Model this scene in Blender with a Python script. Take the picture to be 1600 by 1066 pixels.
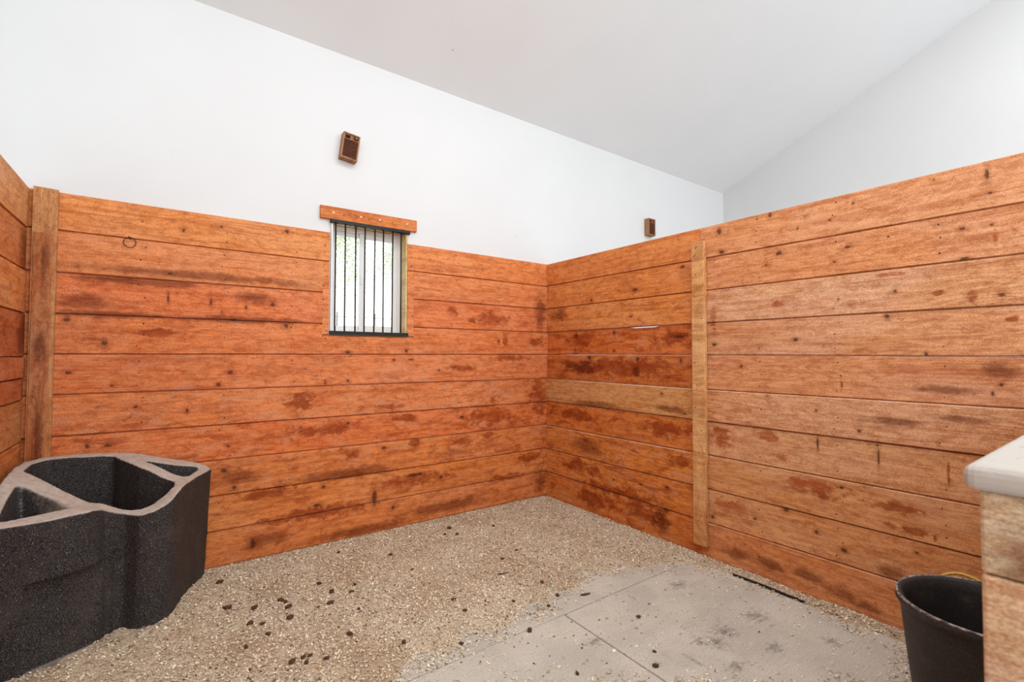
import bpy, bmesh, math, random, mathutils
import numpy as np
from mathutils import Vector, Matrix, noise as mnoise
TAU = math.tau
for o in list(bpy.data.objects): bpy.data.objects.remove(o, do_unlink=True)
S = bpy.context.scene; COL = S.collection
rnd = random.Random(11)
# ---------------------------------------------------------------- camera
YAW, PITCH, ROLL = 0.6251582, 0.0290394, 0.0031407
cam = bpy.data.cameras.new('camera'); cam.sensor_width = 36; cam.lens = 740.1*36/1600; cam.clip_start = .02
cam.dof.use_dof = True; cam.dof.focus_distance = 4.2; cam.dof.aperture_fstop = 5.0
co = bpy.data.objects.new('camera', cam); COL.objects.link(co); S.camera = co
fw = Vector((math.sin(YAW)*math.cos(PITCH), math.cos(YAW)*math.cos(PITCH), math.sin(PITCH)))
rt = fw.cross(Vector((0,0,1))).normalized(); up = rt.cross(fw)
r2 = rt*math.cos(ROLL)+up*math.sin(ROLL); u2 = -rt*math.sin(ROLL)+up*math.cos(ROLL)
co.matrix_world = Matrix(((r2.x,u2.x,-fw.x,-3.1210),(r2.y,u2.y,-fw.y,-3.7165),(r2.z,u2.z,-fw.z,1.4144),(0,0,0,1)))
# ---------------------------------------------------------------- light
w = bpy.data.worlds.new('sky'); S.world = w; w.use_nodes = True
bg = w.node_tree.nodes['Background']; bg.inputs[0].default_value = (.95,.985,1.0,1); bg.inputs[1].default_value = 2.1
def area(name, loc, aim, size, size_y, power, col=(1,1,1)):
    l = bpy.data.lights.new(name, 'AREA'); l.shape = 'RECTANGLE'; l.size = size; l.size_y = size_y; l.energy = power; l.color = col
    o = bpy.data.objects.new(name, l); o.location = loc; o.rotation_euler = (Vector(aim)-Vector(loc)).to_track_quat('-Z','Y').to_euler(); COL.objects.link(o)
sl = bpy.data.lights.new('sun', 'SUN'); sl.energy = 3.0; sl.angle = .01; sl.color = (1,.99,.97)
so = bpy.data.objects.new('sun', sl); so.rotation_euler = Vector((-.78,.10,-.62)).to_track_quat('-Z','Y').to_euler(); COL.objects.link(so)
area('added_fill_light', (-1.7,-2.7,4.62), (-1.7,-2.7,0), 2.2, 1.4, 60, (.97,.99,1))  # added overhead fill to brighten the floor, not a fixture of the barn
area('added_fill_light', (1.6,-3.9,5.1), (1.6,-3.9,0), 1.4, 1.0, 36, (.97,.99,1))  # second added fill, out of view, brightens the far gable
S.view_settings.view_transform = 'Standard'; S.view_settings.look = 'None'; S.view_settings.gamma = 1
S.view_settings.use_curve_mapping = False; S.view_settings.exposure = 0.13

# measured outlines and marks, in metres of the stall
OUT= [(-3.745,-0.550,0.818),(-3.745,-0.321,0.842),(-3.735,-0.146,0.840),(-3.688,-0.040,0.839),(-3.550,-0.030,0.839),(-3.374,-0.030,0.827),(-3.297,-0.030,0.816),(-3.136,-0.030,0.767),(-2.916,-0.030,0.693),(-2.886,-0.050,0.664),(-2.983,-0.339,0.685),(-3.032,-0.526,0.700),(-3.062,-0.635,0.695),(-3.095,-0.715,0.670),(-3.128,-0.740,0.650),(-3.174,-0.759,0.635),(-3.226,-0.754,0.625),(-3.283,-0.698,0.630),(-3.352,-0.747,0.670),(-3.369,-0.794,0.690),(-3.406,-0.849,0.700),(-3.522,-0.899,0.700),(-3.669,-0.914,0.700)]
CTRL= [(-3.745,-0.550,0.818),(-3.745,-0.321,0.842),(-3.735,-0.146,0.840),(-3.688,-0.040,0.839),(-3.550,-0.030,0.839),(-3.374,-0.030,0.827),(-3.297,-0.030,0.816),(-3.136,-0.030,0.767),(-2.916,-0.030,0.693),(-2.886,-0.050,0.664),(-2.983,-0.339,0.685),(-3.032,-0.526,0.700),(-3.062,-0.635,0.695),(-3.095,-0.715,0.670),(-3.128,-0.740,0.650),(-3.174,-0.759,0.635),(-3.226,-0.754,0.625),(-3.283,-0.698,0.630),(-3.352,-0.747,0.670),(-3.369,-0.794,0.690),(-3.406,-0.849,0.700),(-3.522,-0.899,0.700),(-3.669,-0.914,0.700),(-3.574,-0.538,0.765),(-3.657,-0.445,0.810),(-3.492,-0.637,0.720),(-3.198,-0.321,0.760),(-3.292,-0.177,0.800),(-3.109,-0.386,0.710)]
MID= [(-3.699,-0.372,0.829),(-3.698,-0.205,0.836),(-3.655,-0.108,0.835),(-3.554,-0.105,0.833),(-3.374,-0.109,0.820),(-3.341,-0.171,0.809),(-3.246,-0.303,0.774),(-3.088,-0.429,0.702),(-3.089,-0.532,0.698),(-3.125,-0.624,0.679),(-3.176,-0.667,0.650),(-3.222,-0.670,0.636),(-3.300,-0.653,0.645),(-3.347,-0.634,0.666),(-3.377,-0.624,0.680),(-3.423,-0.641,0.695),(-3.554,-0.524,0.762)]
RIGHTP= [(-3.242,-0.176,0.790),(-3.094,-0.166,0.742),(-2.947,-0.090,0.692),(-3.020,-0.316,0.697),(-3.043,-0.339,0.701),(-3.100,-0.312,0.724)]
LEFTP= [(-3.674,-0.546,0.798),(-3.691,-0.560,0.800),(-3.694,-0.709,0.762),(-3.693,-0.788,0.738),(-3.693,-0.849,0.720),(-3.680,-0.862,0.715),(-3.573,-0.827,0.715),(-3.463,-0.769,0.710),(-3.535,-0.654,0.732)]
CLEAR= [(-2.386,-1.741),(-2.227,-1.706),(-2.041,-1.718),(-1.712,-1.716),(-1.515,-1.676),(-1.215,-1.599),(-0.884,-1.536),(-0.562,-1.631),(-0.258,-1.812),(-0.163,-2.027),(-0.166,-2.271),(-0.161,-2.481),(-0.177,-2.705),(-0.159,-2.891),(-0.563,-3.044)]
CLODS= [(-2.715,-0.741,0.023),(-2.568,-0.851,0.027),(-2.578,-0.964,0.026),(-2.368,-0.947,0.022),(-2.356,-0.665,0.019),(-2.327,-0.819,0.023),(-2.582,-0.740,0.023),(-2.563,-0.773,0.018),(-2.847,-0.316,0.025),(-2.838,-0.653,0.028),(-2.364,-1.293,0.020),(-2.643,-1.361,0.019),(-2.593,-1.402,0.015),(-2.571,-1.362,0.015),(-2.596,-1.356,0.015),(-2.509,-1.420,0.015),(-2.176,-1.518,0.019),(-2.435,-0.949,0.013),(-2.225,-0.873,0.018),(-2.753,-0.890,0.022),(-2.698,-1.053,0.017),(-2.800,-1.116,0.016),(-2.704,-0.931,0.017),(-2.180,-0.786,0.014),(-2.252,-1.084,0.013),(-1.240,-1.575,0.017),(-1.361,-1.640,0.017),(-1.784,-1.304,0.017),(-1.230,-1.422,0.018),(-1.242,-1.008,0.015),(-1.790,-1.438,0.016),(-1.933,-1.654,0.015),(-1.591,-1.759,0.020),(-1.621,-2.143,0.014),(-1.036,-2.006,0.017),(-1.211,-2.244,0.011),(-1.297,-2.314,0.018),(-1.495,-1.484,0.013),(-1.269,-0.300,0.028),(-1.281,-0.442,0.022),(-1.843,-0.501,0.020),(-2.127,-0.253,0.016),(-1.087,-0.965,0.015),(-1.817,-0.817,0.014),(-0.942,-0.443,0.017),(-1.356,-0.388,0.017),(-1.365,-1.193,0.042),(-1.096,-1.664,0.035)]
MATST= [(-0.953,-2.324,0.032,0.067),(-1.112,-2.393,0.015,0.068),(-1.287,-2.429,0.034,0.017),(-1.266,-2.295,0.021,0.024),(-0.784,-2.344,0.083,0.073),(-0.538,-1.908,0.080,0.052),(-0.888,-2.371,0.057,0.068),(-0.498,-2.363,0.088,0.070),(-0.998,-2.530,0.073,0.039),(-1.381,-2.019,0.064,0.032),(-0.708,-2.563,0.062,0.046),(-0.420,-2.705,0.048,0.050)]
BK= [(-3.065,2.214,0.014,0.017),(-3.441,1.476,0.023,0.019),(-3.596,1.303,0.022,0.015),(-2.789,1.288,0.023,0.022),(-2.856,1.211,0.018,0.021),(-3.402,1.222,0.012,0.008),(-3.285,1.087,0.015,0.012),(-3.504,0.871,0.020,0.022),(-3.409,0.864,0.024,0.015),(-3.024,1.048,0.010,0.021),(-2.790,0.791,0.015,0.013),(-2.002,1.210,0.020,0.015),(-2.169,1.198,0.014,0.014),(-1.997,0.882,0.024,0.020),(-0.988,0.856,0.033,0.017),(-1.524,1.444,0.023,0.021),(-1.631,1.369,0.022,0.016),(-1.476,1.373,0.023,0.011),(-2.005,1.430,0.029,0.015),(-0.596,1.538,0.015,0.024),(-1.220,1.276,0.019,0.011),(-2.169,0.424,0.018,0.014),(-1.194,0.351,0.031,0.022),(-1.627,0.168,0.027,0.021),(-2.451,2.303,0.021,0.023),(-2.855,2.271,0.011,0.009),(-2.537,1.766,0.021,0.023),(-2.701,1.733,0.012,0.027),(-2.906,1.759,0.011,0.034),(-2.843,1.696,0.011,0.013),(-3.133,1.926,0.023,0.016),(-3.137,1.772,0.010,0.045),(-3.606,1.608,0.027,0.018),(-2.775,1.646,0.023,0.013),(-2.447,1.619,0.025,0.023),(-1.809,1.664,0.016,0.015),(-1.708,0.661,0.027,0.015),(-2.813,0.636,0.030,0.021),(-2.751,0.511,0.023,0.026),(-2.633,0.108,0.020,0.052),(-1.782,0.275,0.026,0.091),(-2.217,0.294,0.046,0.019),(-1.428,0.406,0.118,0.016)]
BS= [(-0.684,1.744,0.245,0.072),(-1.073,1.803,0.065,0.040),(-0.517,1.558,0.030,0.074),(-0.139,1.547,0.100,0.051),(-0.701,0.829,0.280,0.089),(-0.103,0.987,0.118,0.192),(-1.518,0.883,0.115,0.037),(-0.659,0.997,0.058,0.060),(-0.700,0.669,0.072,0.036),(-2.202,0.849,0.237,0.048),(-1.447,0.669,0.058,0.032),(-0.224,0.397,0.180,0.057),(-2.352,1.058,0.111,0.065),(-1.652,0.987,0.111,0.031),(-1.988,0.653,0.074,0.044),(-0.999,0.639,0.133,0.034),(-1.462,0.368,0.362,0.048),(-0.438,1.380,0.236,0.037),(-1.004,1.295,0.168,0.029),(-2.194,0.243,0.387,0.047),(-2.540,0.442,0.167,0.040),(-3.175,1.547,0.133,0.032),(-0.509,0.255,0.230,0.030)]
BD= [(-3.015,1.927,0.865,0.029),(-3.423,1.647,0.312,0.027),(-2.717,1.648,0.458,0.026),(-3.525,1.724,0.145,0.053),(-0.080,1.834,0.076,0.195),(-3.276,1.861,0.368,0.028),(-2.642,1.808,0.121,0.045),(-1.906,0.040,0.483,0.039),(-2.534,0.121,0.167,0.053),(-0.077,0.159,0.084,0.140),(-1.123,0.095,0.470,0.050),(-2.010,0.500,0.413,0.049),(-2.737,0.582,0.156,0.052)]
RK= [(-1.881,2.287,0.024,0.027),(-2.231,2.318,0.016,0.025),(-2.690,2.279,0.009,0.011),(-3.232,2.279,0.011,0.037),(-3.241,2.184,0.013,0.009),(-2.572,2.210,0.010,0.008),(-2.395,2.197,0.007,0.012),(-2.285,2.064,0.031,0.020),(-2.658,2.035,0.022,0.015),(-2.848,2.056,0.008,0.007),(-2.591,1.960,0.010,0.007),(-2.202,2.002,0.008,0.008),(-3.142,2.036,0.020,0.009),(-3.244,2.033,0.008,0.006),(-3.148,1.890,0.029,0.009),(-2.609,1.741,0.006,0.011),(-2.874,1.760,0.014,0.017),(-3.270,1.699,0.017,0.015),(-2.835,1.629,0.017,0.017),(-2.375,1.512,0.018,0.016),(-1.835,1.491,0.024,0.018),(-2.994,1.424,0.010,0.013),(-1.901,2.138,0.028,0.018),(-3.261,1.281,0.012,0.012),(-3.232,1.239,0.008,0.015),(-2.703,0.998,0.015,0.014),(-2.488,1.090,0.007,0.008),(-2.489,0.896,0.007,0.049),(-2.786,0.865,0.007,0.069),(-2.781,0.930,0.011,0.010),(-2.030,1.340,0.018,0.013),(-2.618,1.246,0.005,0.022),(-2.113,0.347,0.017,0.012),(-2.475,0.371,0.017,0.015),(-2.616,0.313,0.022,0.014),(-2.940,0.407,0.013,0.010),(-2.305,0.457,0.023,0.016),(-1.815,0.278,0.019,0.022),(-0.417,1.596,0.026,0.024),(-0.894,1.609,0.022,0.022),(-0.894,1.453,0.022,0.017),(-0.403,1.468,0.018,0.012),(-1.543,1.557,0.061,0.019),(-1.157,1.380,0.026,0.026),(-1.561,1.377,0.017,0.024),(-0.599,1.390,0.041,0.029),(-1.137,1.957,0.040,0.021),(-0.633,1.918,0.024,0.018),(-1.588,2.083,0.027,0.019),(-1.092,1.738,0.020,0.011),(-1.428,0.224,0.040,0.024),(-1.444,0.401,0.017,0.015),(-1.191,0.368,0.019,0.010),(-0.900,0.342,0.022,0.011),(-1.399,1.116,0.018,0.010),(-1.602,0.978,0.022,0.010),(-2.609,0.663,0.013,0.011)]
RS= [(-2.479,0.631,0.164,0.049),(-2.857,0.620,0.106,0.027),(-2.931,0.518,0.113,0.023),(-3.013,0.504,0.010,0.029),(-1.883,0.852,0.092,0.075),(-2.206,0.897,0.063,0.037),(-2.286,0.777,0.068,0.028),(-3.047,1.734,0.034,0.013),(-3.173,1.703,0.020,0.043),(-2.275,1.746,0.031,0.028),(-3.254,1.963,0.011,0.036),(-3.304,1.584,0.020,0.012),(-3.070,0.830,0.005,0.078),(-1.490,1.539,0.165,0.069),(-0.473,1.564,0.247,0.078),(-0.908,1.304,0.692,0.077),(-1.427,0.846,0.222,0.069),(-0.429,0.839,0.366,0.048),(-0.428,0.383,0.168,0.072),(-0.661,0.366,0.109,0.052),(-1.834,1.666,0.034,0.114),(-2.851,1.848,0.107,0.014),(-0.975,0.249,0.506,0.054),(-1.539,0.621,0.108,0.048),(-1.939,0.390,0.090,0.043),(-0.676,0.122,0.298,0.080),(-1.176,0.142,0.246,0.072)]
RD= [(-1.990,0.079,0.096,0.038),(-2.427,0.102,0.103,0.038),(-2.606,0.065,0.093,0.040),(-2.719,0.049,0.058,0.031),(-3.253,1.346,0.081,0.042),(-3.072,1.246,0.136,0.025),(-2.865,1.064,0.156,0.020),(-3.116,1.109,0.132,0.019),(-0.193,1.812,0.103,0.076),(-0.481,1.293,0.230,0.060),(-1.141,1.272,0.039,0.047),(-0.587,0.582,0.213,0.087),(-1.386,0.110,0.081,0.098),(-0.678,0.969,0.369,0.035),(-1.486,1.000,0.165,0.024),(-2.825,0.264,0.068,0.034),(-2.192,0.090,0.117,0.040)]
# ---------------------------------------------------------------- helpers
def link(o, parent=None):
    COL.objects.link(o)
    if parent: o.parent = parent
    return o
def mesh_obj(name, verts, faces, mat=None, parent=None, smooth=False, mats=None):
    me = bpy.data.meshes.new(name); me.from_pydata([tuple(v) for v in verts], [], faces); me.update()
    bm = bmesh.new(); bm.from_mesh(me); bmesh.ops.recalc_face_normals(bm, faces=bm.faces); bm.to_mesh(me); bm.free()
    if mat: me.materials.append(mat)
    if smooth: me.polygons.foreach_set('use_smooth', [True]*len(me.polygons))
    return link(bpy.data.objects.new(name, me), parent)
def bm_obj(name, bm, mat=None, parent=None, smooth=False):
    me = bpy.data.meshes.new(name); bmesh.ops.recalc_face_normals(bm, faces=bm.faces); bm.to_mesh(me); bm.free()
    if mat: me.materials.append(mat)
    if smooth: me.polygons.foreach_set('use_smooth', [True]*len(me.polygons))
    return link(bpy.data.objects.new(name, me), parent)
def empty(name, loc=(0,0,0)):
    o = bpy.data.objects.new(name, None); o.location = loc; o.empty_display_size = .1
    return link(o)
def tag(o, label=None, cat=None, group=None, kind=None):
    if label: o['label'] = label
    if cat: o['category'] = cat
    if group: o['group'] = group
    if kind: o['kind'] = kind
    return o
def add_box(bm, a, b, bevel=0.0, seg=1):
    a = Vector(a); b = Vector(b); c = (a+b)/2; d = b-a
    r = bmesh.ops.create_cube(bm, size=1, matrix=Matrix.Translation(c) @ Matrix.Diagonal((abs(d.x), abs(d.y), abs(d.z), 1)))
    if bevel:
        es = list({e for v in r['verts'] for e in v.link_edges})
        bmesh.ops.bevel(bm, geom=es, offset=bevel, segments=seg, affect='EDGES', profile=.5)
def box(name, a, b, mat, parent=None, bevel=0.0, seg=1):
    bm = bmesh.new(); add_box(bm, a, b, bevel, seg); return bm_obj(name, bm, mat, parent)
def add_tube(bm, pts, r, n=8, closed=False):
    pts = [Vector(p) for p in pts]; rings = []; N = len(pts)
    up = Vector((0,0,1))
    for i, p in enumerate(pts):
        a = pts[(i-1) % N] if (closed or i) else p; b = pts[(i+1) % N] if (closed or i < N-1) else p
        t = (b-a).normalized(); s = t.cross(up if abs(t.z) < .9 else Vector((0,1,0))).normalized(); u = s.cross(t)
        rr = r[i] if isinstance(r, (list, tuple)) else r
        rings.append([bm.verts.new(p + (s*math.cos(k*TAU/n) + u*math.sin(k*TAU/n))*rr) for k in range(n)])
    for i in range(N if closed else N-1):
        A, B = rings[i], rings[(i+1) % N]
        for k in range(n): bm.faces.new((A[k], A[(k+1) % n], B[(k+1) % n], B[k]))
    if not closed:
        bm.faces.new(rings[0]); bm.faces.new(rings[-1])

# ---------------------------------------------------------------- materials
def mat_new(name):
    m = bpy.data.materials.new(name); m.use_nodes = True
    nt = m.node_tree; b = nt.nodes['Principled BSDF']
    return m, nt, b
def nd(nt, typ, **k):
    n = nt.nodes.new(typ)
    for a, v in k.items(): setattr(n, a, v)
    return n
def mth(nt, op, a, b=None, c=None, clamp=False):
    n = nd(nt, 'ShaderNodeMath', operation=op, use_clamp=clamp)
    for i, v in enumerate((a, b, c)):
        if v is None: continue
        if isinstance(v, (int, float)): n.inputs[i].default_value = v
        else: nt.links.new(v, n.inputs[i])
    return n.outputs[0]
def vmul(nt, v, s):
    n = nd(nt, 'ShaderNodeVectorMath', operation='MULTIPLY'); nt.links.new(v, n.inputs[0]); n.inputs[1].default_value = s; return n.outputs[0]
def noise(nt, v, scale, detail=4, rough=.55, dist=0.0):
    n = nd(nt, 'ShaderNodeTexNoise'); nt.links.new(v, n.inputs['Vector'])
    n.inputs['Scale'].default_value = scale; n.inputs['Detail'].default_value = detail
    n.inputs['Roughness'].default_value = rough; n.inputs['Distortion'].default_value = dist
    return n.outputs['Fac']
def smooth(nt, x, lo, hi, a=0.0, b=1.0):
    n = nd(nt, 'ShaderNodeMapRange', interpolation_type='SMOOTHSTEP'); nt.links.new(x, n.inputs[0])
    for i, v in zip((1,2,3,4), (lo,hi,a,b)): n.inputs[i].default_value = v
    return n.outputs[0]
def mixc(nt, f, a, b, mode='MIX'):
    n = nd(nt, 'ShaderNodeMix', data_type='RGBA', blend_type=mode)
    for s, v in ((n.inputs[0], f), (n.inputs[6], a), (n.inputs[7], b)):
        if isinstance(v, (int, float)): s.default_value = v
        elif isinstance(v, tuple): s.default_value = (*v, 1)[:4]
        else: nt.links.new(v, s)
    return n.outputs[2]
def srgb(r, g, b):
    f = lambda c: (c/255/12.92 if c/255 <= .04045 else ((c/255+.055)/1.055)**2.4)
    return (f(r), f(g), f(b))
def bump(nt, b, h, strength=.3, dist=.01):
    n = nd(nt, 'ShaderNodeBump'); n.inputs['Strength'].default_value = strength; n.inputs['Distance'].default_value = dist
    nt.links.new(h, n.inputs['Height']); nt.links.new(n.outputs[0], b.inputs['Normal'])
def plain(name, col, rough=.6, metal=0.0, var=.08, scale=30):
    m, nt, b = mat_new(name)
    tc = nd(nt, 'ShaderNodeTexCoord').outputs['Object']
    n = noise(nt, tc, scale, 5)
    k = smooth(nt, n, .3, .7)
    dark = tuple(c*(1-2*var) for c in col); lite = tuple(min(1, c*(1+var)) for c in col)
    nt.links.new(mixc(nt, k, dark, lite), b.inputs['Base Color'])
    b.inputs['Roughness'].default_value = rough; b.inputs['Metallic'].default_value = metal
    b.inputs['Specular IOR Level'].default_value = .3
    return m

def wood_group():
    g = bpy.data.node_groups.new('stained_wood', 'ShaderNodeTree')
    I = g.interface
    for n, t, d in (('Vector','NodeSocketVector',None), ('Knot','NodeSocketFloat',9.), ('Spot','NodeSocketFloat',9.), ('Dark','NodeSocketFloat',9.),
                    ('Color','NodeSocketColor',(.6,.25,.1,1)), ('Stain','NodeSocketColor',(.4,.07,.02,1)), ('Wear','NodeSocketFloat',.5), ('Patch','NodeSocketFloat',.3), ('Rings','NodeSocketFloat',.3), ('Dust','NodeSocketFloat',0.)):
        s = I.new_socket(n, in_out='INPUT', socket_type=t)
        if d is not None: s.default_value = d
    I.new_socket('Color', in_out='OUTPUT', socket_type='NodeSocketColor'); I.new_socket('Height', in_out='OUTPUT', socket_type='NodeSocketFloat')
    gi = g.nodes.new('NodeGroupInput'); go = g.nodes.new('NodeGroupOutput'); o = gi.outputs
    V = o['Vector']
    sep = lambda s: vmul(g, V, s)
    warp = noise(g, sep((1,1,1)), 28, 5, .65)
    warp2 = noise(g, sep((1,1,1.6)), 11, 8, .72)
    fine = noise(g, sep((5,1,110)), 1, 4, .6)
    streak = noise(g, sep((1.6,1,26)), 1, 5, .6, .6)
    rn = noise(g, sep((.8,1,6.5)), 1, 2, .5)
    rings = mth(g, 'SINE', mth(g, 'MULTIPLY', rn, 130))
    low = noise(g, sep((1.3,1,3.5)), 1, 3, .5)
    wear = noise(g, sep((6,1,15)), 1, 9, .74, .4)
    pat = noise(g, sep((4.5,1,13)), 1.0, 9, .72, .8)
    grit = noise(g, sep((1,1,1.7)), 170, 3, .8)
    mott = noise(g, sep((13,1,30)), 1, 8, .8, .3)
    c = o['Color']
    # growth rings and fibres
    c = mixc(g, mth(g, 'MULTIPLY', smooth(g, rings, -.2, 1), mth(g, 'MULTIPLY', o['Rings'], smooth(g, low, .35, .6))), c, (.62,.45,.36), 'MULTIPLY')
    c = mixc(g, smooth(g, fine, .38, .66, 0, .38), c, (.62,.50,.42), 'MULTIPLY')
    c = mixc(g, smooth(g, streak, .48, .66, 0, .55), c, (.68,.48,.36), 'MULTIPLY')
    c = mixc(g, smooth(g, low, .38, .62, 0, .6), c, (1.0,.84,.58), 'MULTIPLY')
    c = mixc(g, smooth(g, mott, .46, .60, 0, .66), c, (.66,.48,.34), 'MULTIPLY')
    # worn pale areas
    c = mixc(g, mth(g, 'MULTIPLY', smooth(g, wear, .48, .64), o['Wear']), c, srgb(222,160,122))
    # remains of the red stain
    pm = mth(g, 'MULTIPLY', smooth(g, pat, .50, .62), mth(g, 'MULTIPLY', o['Patch'], 1.15))
    c = mixc(g, pm, c, o['Stain'])
    sd = mth(g, 'ADD', o['Spot'], mth(g, 'MULTIPLY', mth(g, 'SUBTRACT', warp2, .5), 4.6))
    c = mixc(g, mth(g, 'MULTIPLY', smooth(g, sd, 1.15, .45, 0, .9), smooth(g, mott, .62, .46, .35, 1)), c, mixc(g, smooth(g, low, .4, .6), o['Stain'], srgb(150,62,16)))
    # grime
    dd = mth(g, 'ADD', o['Dark'], mth(g, 'MULTIPLY', mth(g, 'SUBTRACT', warp2, .5), 2.6))
    c = mixc(g, smooth(g, dd, 1.35, .3, 0, .8), c, (.34,.23,.18), 'MULTIPLY')
    spk = noise(g, sep((9,1,16)), 1, 6, .8)
    c = mixc(g, smooth(g, spk, .58, .68, 0, .6), c, (.42,.28,.22), 'MULTIPLY')
    # knots
    kd = mth(g, 'ADD', o['Knot'], mth(g, 'MULTIPLY', mth(g, 'SUBTRACT', warp, .5), 1.3))
    c = mixc(g, smooth(g, kd, 2.2, .8, 0, .35), c, (.50,.32,.24), 'MULTIPLY')
    c = mixc(g, smooth(g, kd, .92, .35, 0, .8), c, srgb(70,34,20))
    c = mixc(g, smooth(g, grit, .36, .64, 0, .7), c, (.48,.43,.40), 'MULTIPLY')
    gn = g.nodes.new('ShaderNodeNewGeometry'); sz = g.nodes.new('ShaderNodeSeparateXYZ'); g.links.new(gn.outputs['Normal'], sz.inputs[0])
    c = mixc(g, mth(g, 'MULTIPLY', smooth(g, sz.outputs[2], .5, .95, 0, .85), o['Dust']), c, srgb(226,196,166))   # dusty upward edges, with the light they catch put into the colour
    g.links.new(c, go.inputs['Color'])
    h = mth(g, 'ADD', mth(g, 'MULTIPLY', fine, .5), mth(g, 'MULTIPLY', wear, .5)); g.links.new(h, go.inputs['Height'])
    return g
WG = wood_group()
GAIN = 1.86
def blobs(nt, P, lst, off):
    d = None
    for (a, z, ra, rz) in lst:
        n = nd(nt, 'ShaderNodeVectorMath', operation='MULTIPLY_ADD'); nt.links.new(P, n.inputs[0])
        n.inputs[1].default_value = (1/ra, 0, 1/rz); n.inputs[2].default_value = (-a/ra, 0, -z/rz)
        l = nd(nt, 'ShaderNodeVectorMath', operation='LENGTH'); nt.links.new(n.outputs[0], l.inputs[0])
        d = l.outputs['Value'] if d is None else mth(nt, 'MINIMUM', d, l.outputs['Value'])
    return d
def wood(name, col, axis='x', knots=(), spots=(), darks=(), wear=.4, patch=.3, rings=.3, stain=srgb(160,64,18), rough=.62, dust_light=0.0, desat=.10):
    """col: sRGB 0-255 of the board; axis: world axis the grain follows; blob lists are (along, z, r_along, r_z)."""
    m, nt, b = mat_new(name)
    tc = nd(nt, 'ShaderNodeTexCoord').outputs['Object']
    s = nd(nt, 'ShaderNodeSeparateXYZ'); nt.links.new(tc, s.inputs[0])
    k = {'x': (0,1,2), 'y': (1,0,2), 'z': (2,1,0)}[axis]
    cmb = nd(nt, 'ShaderNodeCombineXYZ')
    for i, j in enumerate(k): nt.links.new(s.outputs[j], cmb.inputs[i])
    P = cmb.outputs[0]
    add = nd(nt, 'ShaderNodeVectorMath', operation='ADD'); nt.links.new(P, add.inputs[0])
    add.inputs[1].default_value = (rnd.uniform(-40,40), rnd.uniform(-40,40), rnd.uniform(-9,9))
    G = nd(nt, 'ShaderNodeGroup'); G.node_tree = WG
    nt.links.new(add.outputs[0], G.inputs['Vector'])
    for n, l in (('Knot', knots), ('Spot', spots), ('Dark', darks)):
        if l:
            nt.links.new(blobs(nt, P, l, None), G.inputs[n])
    q = srgb(*col); lum = .3*q[0]+.6*q[1]+.1*q[2]; q = [(v*(1-desat)+lum*desat)*GAIN for v in q]; q[0] *= .93; q[1] *= 1.09
    mx = max(q); q = [v/mx*.93 for v in q] if mx > .93 else q
    G.inputs['Color'].default_value = (*q, 1); G.inputs['Stain'].default_value = (*stain, 1)
    G.inputs['Wear'].default_value = wear; G.inputs['Patch'].default_value = patch; G.inputs['Rings'].default_value = rings; G.inputs['Dust'].default_value = dust_light
    nt.links.new(G.outputs['Color'], b.inputs['Base Color'])
    b.inputs['Roughness'].default_value = rough; b.inputs['Specular IOR Level'].default_value = .18
    bump(nt, b, G.outputs['Height'], .35, .004)
    return m

def plaster(name, col):
    m, nt, b = mat_new(name)
    tc = nd(nt, 'ShaderNodeTexCoord').outputs['Object']
    n = noise(nt, tc, 1.3, 4); n2 = noise(nt, tc, 90, 3)
    c = mixc(nt, smooth(nt, n, .3, .7), tuple(x*.975 for x in col), col)
    vn = nd(nt, 'ShaderNodeTexVoronoi'); vn.inputs['Scale'].default_value = 2.6; nt.links.new(tc, vn.inputs['Vector'])
    c = mixc(nt, smooth(nt, vn.outputs['Distance'], .022, .012), c, (.35,.33,.32))
    nt.links.new(c, b.inputs['Base Color']); b.inputs['Roughness'].default_value = .85; b.inputs['Specular IOR Level'].default_value = .2
    bump(nt, b, n2, .12, .002)
    return m
M_WALL = plaster('white_wall_paint', (.695,.70,.705))
M_CEIL = plaster('white_ceiling_paint', (.83,.845,.86))

# ---------------------------------------------------------------- boards
def board_mesh(axis, stations, front, thick, chamf=.0043, depth=.016, normal=-1):
    """Plank: stations = [(a, z0, z1)], its face at `front`, going back `thick` away from the room. normal: side of the face (-1 or 1)."""
    prof_n = 8; V = []; F = []
    for a, z0, z1 in stations:
        f = front; back = front - normal*thick; mid = front - normal*depth; ed = front - normal*.003
        for (d, z) in ((f, z0+chamf+.002), (ed, z0+chamf), (mid, z0+chamf), (mid, z0+.0004), (back, z0+.0004), (back, z1-.0004), (mid, z1-.0004), (mid, z1-chamf), (ed, z1-chamf), (f, z1-chamf-.002)):
            V.append((a, d, z) if axis == 'x' else (d, a, z))
    n = 10
    for i in range(len(stations)-1):
        for k in range(n):
            F.append((i*n+k, i*n+(k+1) % n, (i+1)*n+(k+1) % n, (i+1)*n+k))
    F.append(tuple(range(n))); F.append(tuple((len(stations)-1)*n+k for k in range(n)))
    return V, F
def board(parent, axis, stations, front, thick, mat, normal=-1, name='board', **k):
    V, F = board_mesh(axis, stations, front, thick, normal=normal, **k)
    return mesh_obj(name, V, F, mat, parent)
def pick(lst, a0, a1, z0, z1, m=1.0):
    return [q for q in lst if a0-q[2]*m < q[0] < a1+q[2]*m and z0-q[3]*m < q[1] < z1+q[3]*m]

# =============================================================== STRUCTURE
T = .235
# ---- floor
M_CONC = plain('concrete', srgb(186,184,182), .9, scale=9)
floor = box('floor', (-7.6,-8.5,-.2), (3.5,.0,-.03), M_CONC); tag(floor, 'grey concrete barn floor under the mats and shavings', kind='structure')
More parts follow.
